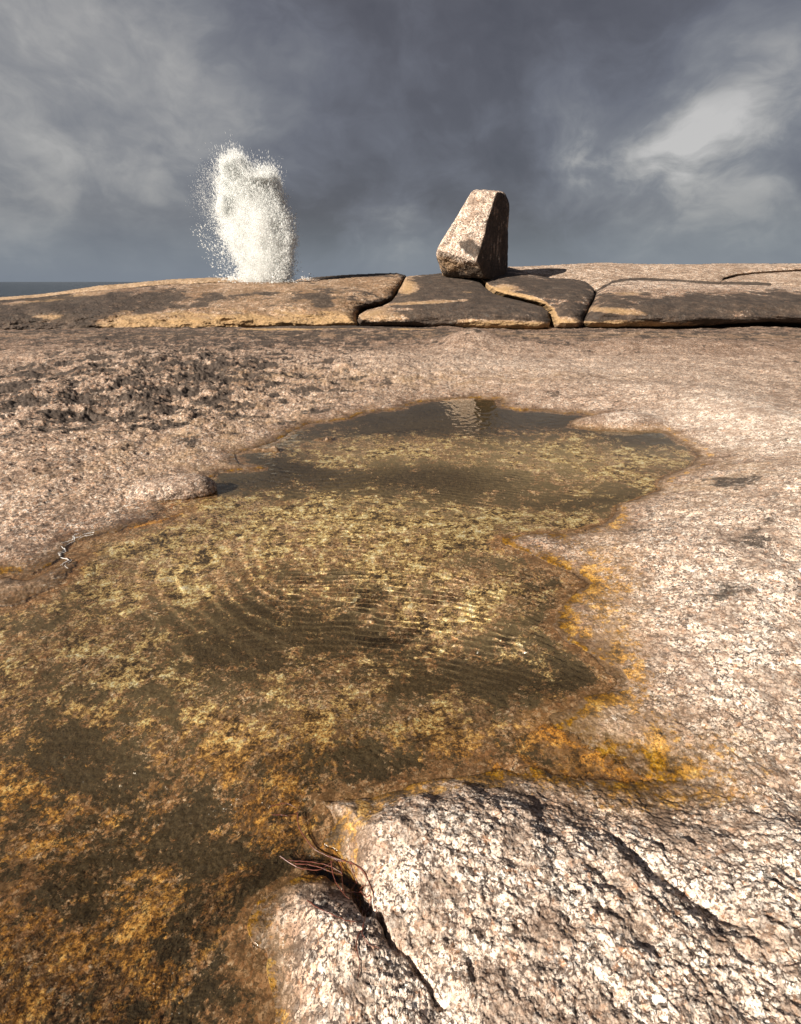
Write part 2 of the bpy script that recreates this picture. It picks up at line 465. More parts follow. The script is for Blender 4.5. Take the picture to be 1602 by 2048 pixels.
    dkf = LB([(1.1, 900, 830, 350, 38), (0.9, 1300, 870, 150, 28), (0.6, 560, 950, 150, 30), (0.55, 560, 900, 120, 45), (0.55, 840, 925, 130, 38), (0.8, 880, 1330, 210, 50, 5), (0.7, 640, 1235, 190, 40, 12), (0.6, 470, 1290, 100, 40, 10),
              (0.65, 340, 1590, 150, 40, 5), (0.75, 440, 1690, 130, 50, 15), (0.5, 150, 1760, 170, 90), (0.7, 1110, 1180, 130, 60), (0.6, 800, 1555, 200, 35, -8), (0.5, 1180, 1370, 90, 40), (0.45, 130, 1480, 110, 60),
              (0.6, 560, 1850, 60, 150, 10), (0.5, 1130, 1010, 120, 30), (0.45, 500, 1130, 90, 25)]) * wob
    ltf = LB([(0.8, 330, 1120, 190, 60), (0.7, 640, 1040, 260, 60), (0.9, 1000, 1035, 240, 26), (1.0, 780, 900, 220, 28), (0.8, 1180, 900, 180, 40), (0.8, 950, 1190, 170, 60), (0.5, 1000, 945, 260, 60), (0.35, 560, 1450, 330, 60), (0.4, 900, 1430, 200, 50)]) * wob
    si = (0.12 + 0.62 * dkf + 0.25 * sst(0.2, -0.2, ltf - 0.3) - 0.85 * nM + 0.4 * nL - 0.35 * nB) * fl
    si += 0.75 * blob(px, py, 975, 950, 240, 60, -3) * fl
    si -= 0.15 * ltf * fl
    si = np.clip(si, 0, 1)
    nS = fbm(x * 0.9 + 20, y * 1.6, 5, 0.65)
    nT = fbm(x * 2.6 + 60, y * 4.0, 5, 0.65)
    dk = 0.30 * nS * sst(1000, 820, py) + 0.22 * nT * sst(1100, 900, py) + 0.34 * lc + 1.0 * lc * crev + 0.36 * sst(735, 672, py) + 0.12 * nA + 0.06  # left crevices also darkened in the colour, where their shade falls
    dk += 0.25 * nT * sst(600, 900, px) * sst(900, 1100, py) + 0.14 * sst(900, 1250, py) * nB
    dk += 0.30 * blob(px, py, 1450, 1000, 90, 30) + 0.16 * blob(px, py, 1420, 1150, 130, 120)
    dk += 0.25 * blob(px, py, 1350, 1480, 80, 60) + 0.10 * nr * nB + 0.18 * pit * nr
    dk += 0.25 * blob(px, py, 1130, 700, 100, 9)
    dk -= 0.25 * rl + 0.2 * blob(px, py, 1000, 740, 400, 30)
    dk = np.clip(dk, 0, 0.8) * (1 - fl) * (1 - np.clip(spit, 0, 1))
    bw = 0.52 * sst(1050, 740, py) + 0.75 * sst(745, 672, py) + 0.55 * nS * sst(1100, 850, py) + 0.3 * nT * sst(1300, 900, py) - 0.55 * rl + 0.25 * nA + 0.16 * sst(900, 300, px) - 0.35 * blob(px, py, 1050, 740, 350, 30) - 0.2 * blob(px, py, 300, 722, 300, 14)
    bw += 0.75 * np.exp(-(out / (0.22 + 0.15 * nA)) ** 2) + 0.45 * sst(-0.02, 0.05, sb) - 0.25 * nr
    bw += 0.6 * blob(px, py, 130, 1250, 110, 230) + 0.6 * blob(px, py, 1240, 1530, 260, 100, 8) + 0.35 * blob(px, py, 1180, 1250, 90, 190)
    bw = np.clip(bw, 0, 0.95) * (1 - fl) + fl * np.clip(0.40 + 0.6 * dkf - 0.3 * ltf + 0.55 * sst(1300, 1600, py), 0, 0.95)
    pa = 0.95 * nr + 1.0 * rl + 0.8 * blob(px, py, 945, 694, 60, 12) + 0.95 * blob(px, py, 1500, 1300, 270, 380) + 0.5 * blob(px, py, 1400, 800, 300, 50) + 0.9 * spit + 0.4 * blob(px, py, 1050, 745, 400, 30)
    wt = np.clip(sst(0.022 + 0.012 * nB, 0.004, z) * sst(-0.9, -0.05, sd) * (1 - 0.8 * np.clip(spit, 0, 1)) + 0.6 * sst(-0.1, 0.06, sb), 0, 1)
    wt = np.where(z < -0.001, 0.30, wt)
    z = np.where((z < 0) & (sd > -0.5), z - 0.004, z)
    tn = 0.25 * blob(px, py, 1000, 680, 900, 6) + 0 * x
    tn = np.maximum(tn, 0.35 * rim)
    tn = np.maximum(tn, 0.55 * np.clip(0.3 + 1.6 * nM, 0, 1) * (blob(px, py, 420, 900, 330, 90, -12) + blob(px, py, 1420, 980, 130, 60) + blob(px, py, 800, 770, 500, 14)) * (z > 0))
    tn = np.maximum(tn, 0.75 * oz * (sd < 0.1) * (0.8 + 0.8 * nB))
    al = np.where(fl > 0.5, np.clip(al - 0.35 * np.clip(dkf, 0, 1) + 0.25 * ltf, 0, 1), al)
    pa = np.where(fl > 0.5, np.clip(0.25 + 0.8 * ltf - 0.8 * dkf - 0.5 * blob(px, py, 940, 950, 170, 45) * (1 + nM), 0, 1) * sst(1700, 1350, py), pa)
    m1 = np.stack([al, dk, si, np.clip(tn, 0, 1)], -1)
    m2 = np.stack([np.clip(bw, 0, 1), np.clip(pa, 0, 1), wt, fl * (1 - 0.75 * sst(1300, 1600, py))], -1)
    # the platform dips a little where the ledge stands on it and drops to the sea at far left
    z = z - 0.10 * sst(17.0, 18.2, y)
    return z, m1, m2


def polar(nr, na, ph0, ph1, az):
    ph = np.radians(np.linspace(ph0, ph1, nr))[:, None]
    a = np.radians(np.linspace(-az, az, na))[None, :]
    # constant forward distance rows far away, arcs near by
    d = H / np.tan(ph)
    k = sst(1.0, 4.0, d)
    r = d * ((1 - k) + k / np.cos(np.minimum(np.abs(a), math.radians(66))))
    return r * np.sin(a), r * np.cos(a)


X, Y = polar(1150, 1640, 80.0, 4.15, 84)
Z, m1, m2 = terrain(X, Y)
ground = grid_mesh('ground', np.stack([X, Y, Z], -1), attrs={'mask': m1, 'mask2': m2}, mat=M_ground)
tag(ground, kind='structure')


def terrain_h(x, y):
    return terrain(np.atleast_1d(np.float64(x)), np.atleast_1d(np.float64(y)))[0]


# surrounding rock, coarse, a little lower, out to the sea
gx, gy = np.meshgrid(np.linspace(-60, 60, 240), np.linspace(-25, 45, 140))
gz = -0.45 + 0.15 * fbm(gx * .3, gy * .3, 4) - 0.9 * sst(14, 26, gy) * 0 - 3.5 * sst(30, 44, np.abs(gx + 2) + 0.2 * gy) - 3.5 * sst(26, 34, gy) \
    - 3.5 * sst(-20, -30, gx - 0.2 * gy)
o0 = grid_mesh('rock_shelf', np.stack([gx, gy, gz], -1), attrs={'mask': np.stack([0 * gx, 0 * gx + .3, 0 * gx, 0 * gx], -1), 'mask2': np.stack([0 * gx + .6, 0 * gx, 0 * gx, 0 * gx], -1)}, mat=M_ledge)
tag(o0, kind='structure')

# ------------------------------------------------------------------ pool water with real ripples
def ripples(x, y):
    px, py = topx(x, y)
    z = 0 * x
    c1 = gnd(760, 1060); c2 = gnd(1150, 640); c3 = gnd(560, 700)
    w = 0.026 * fbm(x * 2.2, y * 2.2, 3)
    r1 = np.hypot(x - c1[0], y - c1[1]) + 2.2 * w
    z += 0.00125 * np.sin(r1 * 2 * np.pi / (0.066 + 0.010 * r1)) * blob(px, py, 330, 1160, 300, 150) * (0.75 + 1.2 * fbm(x * 3.2, y * 3.2, 3))
    r2 = (y * 0.97 + x * 0.20 + 0.25 * x * x) + 1.6 * w
    z += 0.00085 * np.sin((r2 + w) * 2 * np.pi / 0.047) * blob(px, py, 760, 1190, 480, 120, 14) * (0.15 + 1.9 * np.abs(fbm(x * 5, y * 5, 2)))
    r3 = (y * 0.93 + x * 0.34) + 1.5 * w
    z += 0.00075 * np.sin(r3 * 2 * np.pi / 0.055) * blob(px, py, 1060, 960, 380, 80) * (0.2 + 1.9 * np.abs(fbm(x * 3, y * 3, 2)))
    r4 = np.hypot(x - gnd(640, 905)[0], y - gnd(640, 905)[1]) + 2 * w
    z += 0.00055 * np.sin(r4 * 2 * np.pi / 0.075) * blob(px, py, 620, 960, 170, 70)
    ch = fbm(x * 13, y * 17, 3, 0.5)
    z += 0.0016 * ch * (0.35 + 2.2 * blob(px, py, 950, 830, 260, 40) + 0.9 * blob(px, py, 640, 1040, 330, 100, 10) + 0.5 * blob(px, py, 1050, 900, 400, 60))
    z += 0.0008 * fbm(x * 3.5, y * 5, 2)
    z += 0.0005 * fbm(x * 28, y * 28, 2) * (0.3 + blob(px, py, 640, 1040, 400, 130, 10))
    return z


XW, YW = polar(820, 900, 80.0, 11.2, 66)
sdw = sdf(POOL, XW, YW)
kw = (sdw > -0.35)
kw = kw[:-1, :-1]
ZW = ripples(XW, YW)
mw, t, out = new_mat('pool_water')
g = t.new('ShaderNodeBsdfGlass'); g.inputs['IOR'].default_value = 1.33; g.inputs['Roughness'].default_value = 0.0
t.put(g.inputs['Color'], (0.985, 0.96, 0.90))
t.l.new(g.outputs[0], out.inputs[0])
water = grid_mesh('water', np.stack([XW, YW, ZW], -1), keep=kw, mat=mw)
tag(water, kind='structure')
water.cycles.is_caustics_caster = True
ground.cycles.is_caustics_receiver = True

# ------------------------------------------------------------------ sea
ms, t, out = new_mat('sea_water')
P = t.new('ShaderNodeNewGeometry').outputs['Position']
mp = t.vmath('MULTIPLY', P, (0.5, 1.0, 1.0))
nz = t.noise(mp, 0.35, 8, 0.7)
nrm = t.bump(nz, 1.0, 1.6)
principled(t, out, (0.012, 0.022, 0.032), 0.22, nrm, 0.5)
sr = np.concatenate([np.linspace(0, 60, 20), np.geomspace(70, 9000, 60)])
sa = np.linspace(0, 2 * np.pi, 97)
R_, A_ = np.meshgrid(sr, sa, indexing='ij')
sea = grid_mesh('sea', np.stack([R_ * np.cos(A_), R_ * np.sin(A_), 0 * R_ - 2.6], -1)[::-1], mat=ms)
tag(sea, kind='structure')

# ------------------------------------------------------------------ ledge of rounded granite slabs
def slab(name, poly, label, Y0=18.3, dY=6.0, pw=1.8, top=555, bot=660, R=0.9, depth=0.9, masks=None, step=1.3, nz=0.05, thick=1.6, group='granite slabs of the far ledge', warpamp=1.6):
    P = np.array(poly, float)
    x0, y0 = P.min(0) - 3; x1, y1 = P.max(0) + 3
    nx = int((x1 - x0) / step); ny = int((y1 - y0) / (step * 0.6))
    px, py = np.meshgrid(np.linspace(x0, x1, nx), np.linspace(y1, y0, ny))
    wx = px + warpamp * fbm(px * 0.06, py * 0.06, 4); wy = py + warpamp * 0.5 * fbm(px * 0.06 + 9, py * 0.09, 4)
    d = sdf(P, wx, wy)
    v = np.clip((bot - py) / (bot - top), 0, 1.6)
    Yb = Y0 + dY * v ** pw
    dm = np.clip(d, 0, None) * Yb / F
    q = np.clip(1 - dm / R, 0, 1)
    push = depth * (1 - np.sqrt(np.clip(1 - q * q, 0, 1)))
    Yp = Yb + push
    # relief in surface coordinates
    sx = px * Yb / F; sy = Yb
    s2 = py * 0.02
    rel = nz * 4.0 * fbm(sx * 0.5, s2 * 2.0, 3) + 1.3 * nz * fbm(sx * 1.8, s2 * 6, 5, 0.6) + 0.5 * nz * fbm(sx * 9, s2 * 26, 4, 0.65)
    Yp = Yp - rel
    V = atY(px, py, Yp)
    kd = d > 0
    keep = kd[:-1, :-1] & kd[1:, 1:] & kd[:-1, 1:] & kd[1:, :-1]
    m1, m2 = masks(px, py, d, sx, s2) if masks else (np.zeros(px.shape + (4,)), np.zeros(px.shape + (4,)))

    def skirt(verts, quads, at):
        e = np.concatenate([quads[:, [0, 1]], quads[:, [1, 2]], quads[:, [2, 3]], quads[:, [3, 0]]])
        key = np.sort(e, 1); kk = key[:, 0].astype(np.int64) * len(verts) + key[:, 1]
        u, inv, cnt = np.unique(kk, return_inverse=True, return_counts=True)
        be = e[cnt[inv] == 1]
        bv = np.unique(be); m = {int(a): i for i, a in enumerate(bv)}
        n0 = len(verts)
        cam = np.array([0, 0, H])
        back = verts[bv] + np.array([0, 1.0, -0.18]) * thick
        vv = np.vstack([verts, back])
        ids = np.array([[m[int(a)], m[int(b)]] for a, b in be]) + n0
        sq = np.stack([be[:, 1], be[:, 0], ids[:, 0], ids[:, 1]], -1)
        at = {k: np.vstack([a, a[bv]]) for k, a in at.items()}
        return vv, np.vstack([quads, sq]), at
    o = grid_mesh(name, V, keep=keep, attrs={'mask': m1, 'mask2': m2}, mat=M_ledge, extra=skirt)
    if label: tag(o, label, 'rock', group=group)
    else: tag(o, kind='structure')
    return o


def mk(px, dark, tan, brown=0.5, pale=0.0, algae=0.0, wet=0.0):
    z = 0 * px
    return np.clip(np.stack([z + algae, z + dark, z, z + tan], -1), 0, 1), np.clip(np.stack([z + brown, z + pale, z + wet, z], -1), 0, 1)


def m_mound(px, py, d, sx, s2):
    n = fbm(sx * 0.9, s2 * 5, 5, 0.6)
    tan = 0.85 * sst(618, 640, py + 26 * n + (px < 400) * 0 + 0.03 * (400 - px) * 0) * sst(150, 260, px + 2.2 * (py - 640)) + 0.28 * sst(200, 500, px)
    tan = np.maximum(tan, 0.8 * blob(px, py, 100, 634, 40, 8) + 0.7 * blob(px, py, 120, 596, 90, 6, -8))
    dark = 0.62 * sst(420, 200, px + 1.2 * (py - 620) * 2) * sst(578, 596, py + 4 * n) + 0.18 * n + 0.25 * blob(px, py, 590, 600, 60, 10, 10) + 0.3 * blob(px, py, 640, 600, 30, 20, 40)
    dark += 0.25 * blob(px, py, 180, 655, 140, 5) + 0.22 * sst(566, 580, py) * sst(640, 590, py) * sst(250, 350, px) + 0.35 * sst(640, 652, py) * sst(0.1, 0.4, n)
    dark += 0.6 * blob(px, py, 408, 611, 7, 3) + 0.5 * sst(14, 2, d) * sst(690, 720, px)
    return mk(px, dark + 0.22 + 0.2 * n - 0.6 * tan, tan, 0.95, 0)


def m_back(px, py, d, sx, s2):
    n = fbm(sx * 0.9, s2 * 5, 4, 0.6)
    return mk(px, 0.05 + 0.2 * n + 0.75 * sst(580, 660, px), 0.55 * sst(640, 560, px), 0.35, 0.2)


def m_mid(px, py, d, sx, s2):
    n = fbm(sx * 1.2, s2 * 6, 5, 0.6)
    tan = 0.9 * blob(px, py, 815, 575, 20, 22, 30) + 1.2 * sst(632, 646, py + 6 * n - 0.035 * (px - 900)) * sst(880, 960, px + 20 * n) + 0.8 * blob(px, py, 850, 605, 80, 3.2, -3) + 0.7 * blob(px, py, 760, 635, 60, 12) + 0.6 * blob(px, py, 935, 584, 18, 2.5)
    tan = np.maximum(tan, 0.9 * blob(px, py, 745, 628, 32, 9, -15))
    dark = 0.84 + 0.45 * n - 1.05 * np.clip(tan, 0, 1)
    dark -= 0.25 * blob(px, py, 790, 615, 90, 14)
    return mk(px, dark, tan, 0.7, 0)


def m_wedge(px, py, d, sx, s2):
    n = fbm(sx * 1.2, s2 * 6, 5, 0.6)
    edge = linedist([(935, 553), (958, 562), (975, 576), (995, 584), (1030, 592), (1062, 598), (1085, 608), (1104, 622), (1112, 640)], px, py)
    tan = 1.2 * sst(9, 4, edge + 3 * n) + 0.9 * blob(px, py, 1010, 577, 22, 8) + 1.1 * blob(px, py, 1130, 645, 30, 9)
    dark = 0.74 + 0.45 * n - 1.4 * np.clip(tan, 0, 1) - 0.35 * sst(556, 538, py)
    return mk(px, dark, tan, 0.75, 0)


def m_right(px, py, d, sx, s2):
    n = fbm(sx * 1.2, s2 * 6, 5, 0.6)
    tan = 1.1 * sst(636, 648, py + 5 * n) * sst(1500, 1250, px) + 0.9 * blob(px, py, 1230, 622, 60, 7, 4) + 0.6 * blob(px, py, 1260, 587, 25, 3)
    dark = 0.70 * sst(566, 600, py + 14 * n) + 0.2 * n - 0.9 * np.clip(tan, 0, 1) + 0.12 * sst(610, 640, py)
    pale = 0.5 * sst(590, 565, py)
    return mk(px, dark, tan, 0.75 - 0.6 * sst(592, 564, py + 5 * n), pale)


def m_top(px, py, d, sx, s2):
    n = fbm(sx * 1.2, s2 * 6, 5, 0.6)
    jt = linedist([(1190, 590), (1207, 574), (1226, 564), (1260, 558.5), (1300, 559), (1360, 561), (1420, 566), (1480, 567), (1540, 569)], px, py)
    dark = -0.10 + 0.2 * n + 0.3 * sst(12, 2, d) * sst(545, 556, py) + 0.9 * sst(5, 1.5, jt + 2 * n)  # thin shadow along the slab joint painted into the dark mask
    return mk(px, dark, 0.1 + 0 * px, 0.30, 0.4)


def m_lip(px, py, d, sx, s2):
    n = fbm(sx * 1.2, s2 * 6, 4, 0.6)
    tan = 1.1 * sst(655, 659, py + 2.5 * n) * sst(900, 800, px)
    return mk(px, 0.85 - tan + 0.25 * n, tan, 0.8)


G = None
slab('rock_mound', [(-420, 700), (-300, 625), (-120, 607), (0, 600), (75, 594), (140, 586), (220, 578), (330, 569), (430, 565), (500, 563.5), (574, 562.5), (640, 560), (700, 555), (760, 550), (796, 547), (808, 551),
     (803, 566), (795, 580), (779, 600), (750, 609), (724, 615), (712, 626), (711, 640), (714, 650), (600, 653), (520, 656), (440, 661), (250, 664), (75, 668), (-100, 676)],
     'long low brown granite mound sloping to the sea under the white spray', dY=6.5, pw=1.35, R=1.1, depth=1.3, masks=m_mound, nz=0.10, step=1.5)
slab('granite_slab', [(-420, 660), (-300, 620), (-120, 603), (0, 594), (75, 588.5), (125, 582), (195, 571), (260, 566), (335, 558.5), (410, 555), (490, 555), (515, 560), (520, 570), (300, 580), (75, 604), (-200, 640)],
     'pale tan crest of granite behind the left mound, left of the spray', Y0=27.5, dY=0.5, R=1.2, depth=2.2, masks=m_back, nz=0.10)
slab('granite_slab', [(585, 562), (600, 557), (640, 553), (684, 549.5), (759, 546), (794, 545.5), (812, 550), (815, 560), (740, 570), (585, 575)],
     'thin dark strip of rock behind the mound, right of the spray', Y0=27.8, dY=0.5, R=1.0, depth=2.0, masks=m_back, nz=0.06)
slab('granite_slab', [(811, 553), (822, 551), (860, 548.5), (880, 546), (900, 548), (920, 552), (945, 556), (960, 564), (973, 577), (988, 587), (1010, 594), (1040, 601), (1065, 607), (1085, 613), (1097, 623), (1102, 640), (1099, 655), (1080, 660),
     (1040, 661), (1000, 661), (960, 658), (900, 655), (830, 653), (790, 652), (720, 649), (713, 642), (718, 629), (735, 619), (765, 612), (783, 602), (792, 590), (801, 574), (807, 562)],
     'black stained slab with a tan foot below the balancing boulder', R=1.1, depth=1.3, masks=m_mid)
slab('granite_slab', [(905, 550), (925, 540), (950, 534), (985, 532), (1020, 534), (1048, 541), (1065, 549), (1100, 555), (1150, 558), (1172, 563), (1187, 575), (1190, 590), (1179, 612), (1170, 630), (1166, 650), (1158, 658), (1130, 658), (1113, 654),
     (1108, 640), (1104, 622), (1091, 610), (1065, 603), (1040, 597), (1012, 590), (992, 583), (977, 573), (963, 560), (945, 552), (925, 553)],
     'wedge shaped dark slab edged with a tan stripe beside the deep crack', R=1.0, depth=1.3, masks=m_wedge)
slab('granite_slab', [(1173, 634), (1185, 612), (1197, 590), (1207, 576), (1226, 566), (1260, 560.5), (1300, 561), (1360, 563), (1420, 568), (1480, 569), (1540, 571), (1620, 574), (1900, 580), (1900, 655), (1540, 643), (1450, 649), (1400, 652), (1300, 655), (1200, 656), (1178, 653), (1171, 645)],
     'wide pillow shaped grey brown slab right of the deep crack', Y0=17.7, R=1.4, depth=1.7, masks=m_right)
slab('granite_slab', [(1015, 533), (1060, 532), (1100, 530), (1150, 527), (1205, 524.5), (1260, 527), (1340, 528), (1400, 528), (1440, 526), (1530, 527), (1620, 526), (1900, 522), (1900, 534), (1620, 538), (1527, 543.5), (1475, 548.5), (1449, 556), (1443, 568),
     (1400, 574), (1230, 578), (1200, 596), (1188, 580), (1150, 566), (1060, 556), (1030, 546)],
     'pale sunlit slab along the right skyline behind the others', Y0=19.3, dY=7.0, R=0.7, depth=0.8, masks=m_top)
slab('granite_slab', [(1446, 568), (1452, 558), (1480, 551), (1527, 546), (1620, 541), (1900, 537), (1900, 590), (1540, 580), (1480, 575)],
     'small pale slab at the right edge of the ledge below the skyline', Y0=19.0, dY=6.8, R=0.5, depth=0.7, masks=m_top)
slab('granite_slab', [(430, 664), (500, 655), (560, 651.5), (700, 651), (800, 654), (900, 657), (1000, 662), (1060, 668), (900, 672), (700, 672), (560, 671), (470, 670)],
     'thin low slab with an orange tan face along the foot of the mound', Y0=17.2, dY=1.2, pw=1.0, top=650, bot=672, R=0.3, depth=0.5, masks=m_lip, nz=0.02, thick=1.2)

# backing rock behind the slabs, coloured dark for the shadow in the cracks
bx, by = np.meshgrid(np.linspace(-500, 2100, 300), np.linspace(700, 536, 60))
vb = np.clip((660 - by) / 105, 0, 1.6)
Yb = 21.4 + 7.2 * vb ** 1.8
sk = np.interp(bx, [-400, 0, 75, 200, 330, 500, 640, 760, 830, 920, 1000, 1200, 1540, 1900], [640, 612, 602, 588, 578, 572, 568, 560, 560, 558, 546, 540, 540, 538])
byc = np.maximum(by, sk)
Vb = atY(bx, byc, Yb)
ob = grid_mesh('rock_base', Vb, attrs={'mask': np.stack([0 * bx, 0 * bx + .5, 0 * bx, 0 * bx], -1), 'mask2': np.stack([0 * bx + .8, 0 * bx, 0 * bx, 0 * bx], -1)}, mat=M_ledge)
tag(ob, kind='structure')

# ------------------------------------------------------------------ balancing boulder
def unit(v):
    v = np.array(v, float); return v / np.linalg.norm(v)


def make_boulder():
    n = 170
    # cube-sphere
    lin = np.tan(np.linspace(-1, 1, n) * math.pi / 4)
    a, b = np.meshgrid(lin, lin)
    faces = []; dirs = []
    off = 0
    for ax in range(3):
        for s in (-1, 1):
            v = np.zeros((n, n, 3)); v[..., ax] = s; v[..., (ax + 1) % 3] = a * s; v[..., (ax + 2) % 3] = b
            dirs.append(v.reshape(-1, 3))
            idx = np.arange(n * n).reshape(n, n) + off
            faces.append(np.stack([idx[:-1, :-1], idx[:-1, 1:], idx[1:, 1:], idx[1:, :-1]], -1).reshape(-1, 4)); off += n * n
    D = np.concatenate(dirs); D /= np.linalg.norm(D, axis=1, keepdims=True)
    Fq = np.concatenate(faces)
    key = np.round(D * 1e5).astype(np.int64); _, first, inv = np.unique(key, axis=0, return_index=True, return_inverse=True)
    inv = inv.reshape(-1)
    D = D[first]; Fq = inv[Fq]
    YB = 24.6
    sc_ = YB / 1.0
    cen = atY(955, 465, YB)

    def pt(px, py, dy=0.0):
        return atY(px, py, YB + dy) - cen
    planes = []

    def plane3(p, q, r, flip_ref=np.zeros(3)):
        nn = np.cross(q - p, r - p); nn /= np.linalg.norm(nn)
        dd = nn @ p
        if dd < 0: nn, dd = -nn, -dd
        planes.append((nn, dd))
    rt, rm, rb = pt(1006, 386, -0.15), pt(974, 462, -1.45), pt(964, 532, -1.45)      # ridge between sunlit and shaded faces
    lt, lb = pt(944, 382, 0.3), pt(872, 502, -0.3)
    plane3(pt(1004, 388, -0.35), pt(965, 530, -1.55), pt(884, 505, -1.05))              # sunlit front
    plane3(pt(1008, 392, 0.0), pt(956, 530, -1.6), pt(1014, 530, 0.5))                    # shaded right front
    plane3(pt(1019, 408, 0.3), pt(1014, 530, 0.3), pt(1017, 470, 1.6))                 # right
    plane3(lt, lb, pt(905, 450, 1.6))                                                   # left slant
    plane3(pt(944, 381, 0), pt(1009, 385, 0), pt(980, 380, 1.2))                        # top
    plane3(pt(1008, 384, 0), pt(1020, 409, 0), pt(1014, 396, 1.2))                      # top right chamfer
    plane3(pt(874, 502, -0.9), pt(960, 527, -1.4), pt(900, 548, -0.1))                  # undercut front
    plane3(pt(872, 500, 0), pt(884, 548, 0.1), pt(876, 520, 1.0))                      # undercut left
    planes.append((unit((0.1, 1, 0.15)), 1.45))                                         # back
    planes.append((unit((-0.45, 0.8, 0.1)), 1.5))
    planes.append((unit((0, 0.1, -1)), -float(pt(950, 556)[2])))                        # foot
    planes[1] = (planes[1][0], planes[1][1] - 0.13)
    R = np.zeros(len(D)); inv_ = np.zeros(len(D))
    k = 24.0
    for nn, dd in planes:
        c = D @ nn
        r = np.where(c > 1e-3, c / dd, 0)
        inv_ += np.maximum(r, 0) ** k
    R = 1.0 / inv_ ** (1 / k)
    V = D * R[:, None]
    # relief
    def f3(a, b, c, k, o, g): return (fbm(a * k, b * k + 3, o, g) + fbm(b * k + 11, c * k, o, g) + fbm(c * k, a * k + 23, o, g)) / 1.8
    vx, vy, vz = V[:, 0], V[:, 1], V[:, 2]
    q1 = fbm(V[:, 0] * 0.9 + V[:, 1] * 0.7, V[:, 2] * 0.8 + 0.3 * V[:, 1], 3, 0.5)
    q2 = f3(vx, vy, vz * 0.8, 2.0, 5, 0.6)
    q3 = f3(vx, vy, vz, 8.0, 4, 0.65)
    right = sst(0.3, 1.1, V[:, 0] + 0.35 * V[:, 2])
    fl = fbm(V[:, 0] * 6 + 5 * V[:, 1], V[:, 2] * 0.7, 3)
    V = V * (1 + (0.042 * q1 + 0.034 * q2 + 0.012 * q3 + 0.012 * fl * right)[:, None])
    # deep joint down the left side
    jl = linedist([(pt(925, 410)[0], pt(925, 410)[2]), (pt(908, 450)[0], pt(908, 450)[2]), (pt(888, 495)[0], pt(888, 495)[2])], V[:, 0], V[:, 2])
    V *= (1 - 0.07 * np.exp(-(jl / 0.07) ** 2) * 1.6 * (V[:, 1] < 0.6))[:, None]
    notch = np.exp(-(((V[:, 0] - pt(978, 0)[0] * 0 - pt(972, 450)[0]) / 0.35) ** 2 + ((V[:, 2] - pt(972, 447)[2]) / 0.28) ** 2)) * (V[:, 1] < 0)
    V *= (1 - 0.07 * notch)[:, None]
    # masks
    bx, bz = V[:, 0], V[:, 2]
    tt = np.stack([(D @ nn) / dd for nn, dd in planes], -1); dom = np.argmax(tt, 1); shade_side = ((dom == 1) | (dom == 2) | (dom == 5)) * 1.0  # shade of the right faces put into the colour, with black streaks
    def B(px, py, rx, ry, rot=0):
        c = pt(px, py); return blob(bx, -bz, c[0], -c[2], rx * YB / F, ry * YB / F, rot)
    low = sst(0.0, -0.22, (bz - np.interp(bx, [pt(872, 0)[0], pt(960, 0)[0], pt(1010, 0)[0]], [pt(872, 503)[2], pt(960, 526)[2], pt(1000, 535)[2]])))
    front = (V[:, 1] < 0)
    dark = 0.48 * (B(935, 490, 13, 13) + B(918, 492, 7, 7) + 0.6 * B(945, 505, 10, 8) + 0.6 * B(940, 470, 8, 6) + 0.7 * B(978, 420, 3, 3) + 0.7 * B(972, 428, 2, 4)) * front * 1.15 + 0.36 * low + 0.10 + 0.5 * notch + shade_side * (0.55 + 0.35 * fl)
    z = 0 * bx
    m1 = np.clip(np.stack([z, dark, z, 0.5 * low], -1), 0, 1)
    m2 = np.clip(np.stack([0.12 + 0.4 * low + 0.25 * right, 0.75 - 0.7 * low - .7 * shade_side, z, z], -1), 0, 1)
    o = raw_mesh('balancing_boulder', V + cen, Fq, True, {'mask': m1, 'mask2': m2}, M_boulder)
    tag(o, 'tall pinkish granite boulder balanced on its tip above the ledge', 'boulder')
    return o


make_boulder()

# ------------------------------------------------------------------ small rock at the left shore of the pool
def shore_rock():
    nu, nv = 260, 130
    u, v = np.meshgrid(np.linspace(0, 2 * np.pi, nu), np.linspace(0, np.pi * 0.75, nv))
    cx, cy = gnd(348, 988)
    ex = np.sign(np.cos(u)) * np.abs(np.cos(u)) ** 0.75; ey = np.sign(np.sin(u)) * np.abs(np.sin(u)) ** 0.8
    lx = 0.33 * np.sin(v) ** 0.6 * ex; ly = 0.14 * np.sin(v) ** 0.6 * ey; lz = 0.12 * np.cos(v) - 0.0
    lz = lz * (0.72 + 0.28 * sst(-0.3, 0.25, lx))
    a = math.radians(12)
    x = cx + lx * math.cos(a) - ly * math.sin(a); y = cy + lx * math.sin(a) + ly * math.cos(a)
    n = fbm(x * 14, y * 14 + lz * 20, 5, 0.6) * np.sin(v) ** 0.5
    x = x + 0.012 * n * ex; y = y + 0.012 * n * ey; z = 0.030 + lz + 0.012 * fbm(x * 12, y * 12, 5, 0.6)
    zz = 0 * x
    wet = sst(0.02, 0.0, z)
    m1 = np.stack([0.5 * wet, zz + 0.12, zz, zz], -1); m2 = np.stack([zz + 0.25, zz + 0.4, wet, zz], -1)
    o = grid_mesh('shore_rock', np.stack([x, y, z], -1), attrs={'mask': m1, 'mask2': m2}, mat=M_ground)
    tag(o, 'small flat granite rock jutting into the pool from its left shore', 'rock')


shore_rock()

